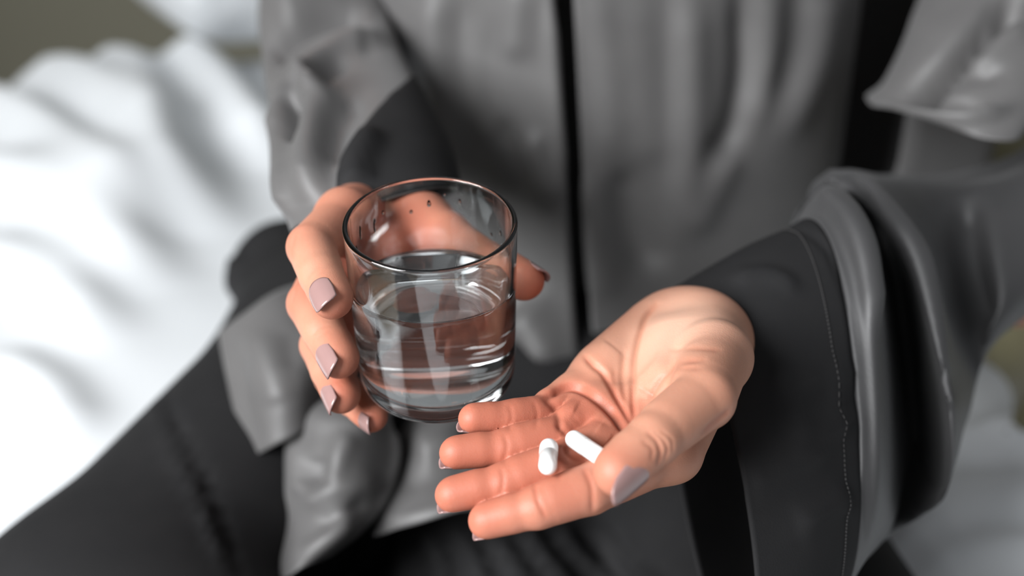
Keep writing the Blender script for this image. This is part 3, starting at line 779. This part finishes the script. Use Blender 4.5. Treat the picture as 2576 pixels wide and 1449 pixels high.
for nm, sel, mt in (('cuff', fr < cut, 'satin_dark'), ('sleeve', fr >= cut, 'satin_shaded')):
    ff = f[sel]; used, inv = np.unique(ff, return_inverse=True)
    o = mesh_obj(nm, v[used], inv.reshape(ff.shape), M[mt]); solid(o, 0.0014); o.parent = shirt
# row of stitches along the cuff seam
g = v.reshape(150, 110, 3)[cut - 5]; gn = mesh_normals(v, f).reshape(150, 110, 3)[cut - 5]
path = np.vstack([g[:55], g[:1]])[::1]; pn = np.vstack([gn[:55], gn[:1]])
tt_ = np.linspace(0, 53, 150); sv, sf = [], []
for q in range(0, 148):
    a_, b_ = tt_[q], tt_[q] + 0.22
    pa, pb = [path[int(z)] * (1 - z % 1) + path[int(z) + 1] * (z % 1) for z in (a_, b_)]
    nn_ = pn[int(a_)]; t_ = nrm(pb - pa); s_ = np.cross(t_, nn_); k0 = len(sv)
    for p_ in (pa, pb):
        for c_, e_ in ((-1, -.5), (1, -.5), (1, 1), (-1, 1)): sv.append(p_ + s_ * 0.0003 * c_ + nn_ * (0.0002 + 0.00025 * e_))
    sf += [tuple(k0 + z for z in w_) for w_ in ((0, 1, 2, 3), (7, 6, 5, 4), (0, 4, 5, 1), (1, 5, 6, 2), (2, 6, 7, 3), (3, 7, 4, 0))]
st = mesh_obj('stitching', np.array(sv), sf, M['thread']); st.parent = shirt
# upper half of that sleeve, rolling over the elbow
slU = [((2180, 250, .775), (2560, 330, .70), (2390, 330, .69)), ((2230, 190, .79), (2640, 250, .72), (2430, 230, .70)), ((2290, 60, .80), (2700, 120, .73), (2470, 100, .715)), ((2330, -120, .83), (2760, -80, .76), (2530, -90, .74)), ((2250, -420, .86), (2700, -420, .80), (2480, -420, .77))]
v, f, cc = ring_tube(slU, 90, 80)
n_ = mesh_normals(v, f)
if ((v - np.repeat(cc, 80, 0)) * n_).sum() < 0: f = f[:, ::-1].copy()
fsU = [([(2576, -30), (2450, 110), (2290, 260)], 24, -.034), ([(2600, 60), (2480, 130), (2370, 200)], 34, .008), ([(2200, 272), (2330, 305), (2440, 312), (2540, 270)], 16, .012), ([(2320, 262), (2400, 270), (2450, 272)], 18, -.010), ([(2520, 180), (2400, 200), (2300, 250)], 20, -.006)]
v, _ = relief(v, f, fsU, 0.3, 1.2)
su = mesh_obj('sleeve_fold', v, f, M['satin']); solid(su, 0.0012); su.parent = shirt

# shirt tails lying over the lap
def tail(ctrl, nr, nc, folds, mat='satin'):
    v, f = sheet(ctrl, nr, nc); f = outward(v, f)
    if folds: v, _ = relief(v, f, [(p, w_ * 1.2, h_ * 0.55) for p, w_, h_ in folds])
    o = mesh_obj('shirt_tail', v, f, M[mat]); solid(o, 0.0014); o.parent = shirt; return o
tail([[(548, 835, .735), (610, 790, .72), (690, 735, .72), (800, 700, .74)], [(565, 930, .715), (640, 890, .69), (730, 850, .69), (840, 820, .71)],
      [(590, 1040, .700), (670, 1000, .675), (750, 965, .675), (840, 930, .70)], [(632, 1150, .69), (690, 1120, .672), (760, 1085, .675), (820, 1020, .70)]], 40, 40,
     [([(640, 820), (680, 940), (700, 1020)], 30, .005), ([(600, 860), (620, 1000), (650, 1120)], 14, -.003), ([(730, 820), (740, 930)], 30, -.004)])
tail([[(800, 930, .80), (880, 920, .785), (960, 935, .78), (1030, 950, .79)], [(735, 1020, .70), (820, 1010, .685), (920, 1030, .68), (985, 1040, .70)], [(722, 1120, .69), (800, 1110, .665), (900, 1110, .66), (1006, 1130, .685)], [(716, 1230, .68), (790, 1230, .655), (880, 1230, .65), (985, 1245, .675)],
      [(720, 1330, .675), (780, 1340, .65), (850, 1330, .64), (915, 1335, .66)], [(640, 1470, .665), (700, 1460, .645), (760, 1430, .64), (830, 1400, .65)]], 50, 44,
     [([(740, 1080), (745, 1180), (760, 1250)], 16, .008), ([(880, 1080), (850, 1160), (830, 1220)], 22, .008), ([(800, 1150), (800, 1220)], 26, -.010), ([(760, 1270), (850, 1230), (960, 1220)], 22, .008),
      ([(800, 1330), (860, 1290), (930, 1270)], 18, -.006), ([(740, 1400), (820, 1360), (900, 1310)], 20, .006), ([(990, 1080), (1000, 1150), (960, 1280)], 8, .003)])
tail([[(1080, 975, .80), (1140, 965, .785), (1220, 975, .785), (1300, 1000, .80)], [(1010, 1080, .72), (1080, 1070, .705), (1160, 1075, .71), (1240, 1110, .73)], [(990, 1160, .70), (1070, 1150, .685), (1160, 1155, .69), (1250, 1170, .705)], [(960, 1270, .68), (1060, 1250, .665), (1160, 1240, .665), (1260, 1240, .685)],
      [(938, 1348, .672), (1050, 1320, .655), (1160, 1290, .655), (1270, 1275, .675)]], 40, 44,
     [([(1050, 1130), (1110, 1120), (1160, 1130)], 30, .008), ([(1000, 1230), (1100, 1200), (1200, 1200)], 26, -.006), ([(960, 1320), (1080, 1290), (1200, 1270)], 20, .006)])

# trousers
TR = [(C(880, 935, .862), C(255, 1650, .655), .088, .082), (C(1760, 1010, .87), C(2000, 1720, .66), .088, .082), (C(860, 960, .87), C(1770, 1010, .88), .085, .085),
      (C(255, 1650, .655), np.array([0.21, 0.22, BEDZ + 0.06]), .078, .058), (C(2000, 1720, .66), np.array([-0.36, 0.08, BEDZ + 0.07]), .078, .066), (C(1250, 1230, .87), C(1250, 1540, .77), .095, .085), (C(730, 700, .95), C(880, 930, .87), .05, .07)]  # unseen shins, added and lengthened to keep the bed's reflection off the glass
def trouser_sdf(P):
    d = None
    for a, b, ra, rb in TR:
        e = cone(P, a, b, ra, rb); d = e if d is None else smin(d, e, 0.04)
    return d
v, f = mesh_sdf(trouser_sdf, [-0.55, -0.20, 0.38], [0.50, 1.12, 0.95], 0.006)
fsT = [([(365, 960), (430, 1120), (500, 1260), (575, 1460)], 8, .0040), ([(395, 950), (460, 1100), (535, 1250), (610, 1460)], 9, -.003), ([(600, 640), (590, 700), (560, 760)], 18, .008)]
for k_, (xa, xb) in enumerate(((1000, 1010), (1085, 1120), (1170, 1235), (1260, 1350), (1350, 1465), (1440, 1580), (1540, 1690))):
    fsT.append(([(xa - 30, 1320), (xa + 10, 1380), (xb, 1500)], 18, .0035)); fsT.append(([(xa + 15, 1330), (xa + 55, 1390), (xb + 45, 1500)], 14, -.0035))
v, _ = relief(v, f, fsT, 0.4, 1.0)
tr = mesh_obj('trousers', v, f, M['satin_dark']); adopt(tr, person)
# the duvet gives way under the seated person
dm = duvet.data; dv = np.empty(len(dm.vertices) * 3, np.float32); dm.vertices.foreach_get('co', dv); dv = dv.reshape(-1, 3).astype(float)
near = np.where((dv[:, 0] > -0.55) & (dv[:, 0] < 0.55) & (dv[:, 1] < 1.15))[0]
for _ in range(10):
    dist = trouser_sdf(dv[near]); dv[near, 2] -= np.clip(0.003 - dist, 0, 0.012)
dm.vertices.foreach_set('co', dv.astype(np.float32).ravel()); dm.update()

# ------------------------------------------------------------------ capsules in the palm
def capsule(a, b, r, label, flip=False):
    a, b = C(*a), C(*b); ax = nrm(b - a); L = np.linalg.norm(b - a)
    s = nrm(np.cross(ax, FW)); t = np.cross(ax, s)
    root = empty('capsule', (a + b) / 2); tag(root, label, 'capsule', 'capsules in the palm')
    def half(name, l0, l1, rr, mat, close0):
        prof = []
        nn = 10
        if close0: prof += [(rr * math.sin(hp * k / nn), l0 + rr - rr * math.cos(hp * k / nn)) for k in range(nn + 1)] + [(rr, l1), (rr * 0.9, l1 + 0.0001)]
        else: prof += [(rr * 0.9, l0), (rr, l0)] + [(rr * math.cos(hp * k / nn), l1 - rr + rr * math.sin(hp * k / nn)) for k in range(nn + 1)]
        th = np.linspace(0, 2 * np.pi, 32, endpoint=False)
        v = np.concatenate([a + ax * z + max(q, 1e-5) * (np.cos(th)[:, None] * s + np.sin(th)[:, None] * t) for q, z in prof])
        f = [tuple(q) for q in grid_faces(len(prof), 32, True)] + [tuple(range(32)), tuple(range((len(prof) - 1) * 32, len(prof) * 32))[::-1]]
        o = mesh_obj(name, v, f, mat); fix_out(o); adopt(o, root)
    cut = 0.42
    half('cap', 0.0, L * cut, r, M['capsule_cap'], True)
    half('shell', L * cut - 0.0001, L, r * 0.972, M['capsule_body'], False)
capsule((1382, 1112, .4405), (1377, 1186, .4245), 0.0036, 'white two-piece capsule lying across the fingers, left of the other capsule')
capsule((1429, 1095, .4440), (1534, 1165, .4290), 0.0036, 'white capsule lying in the palm, half hidden behind the thumb')
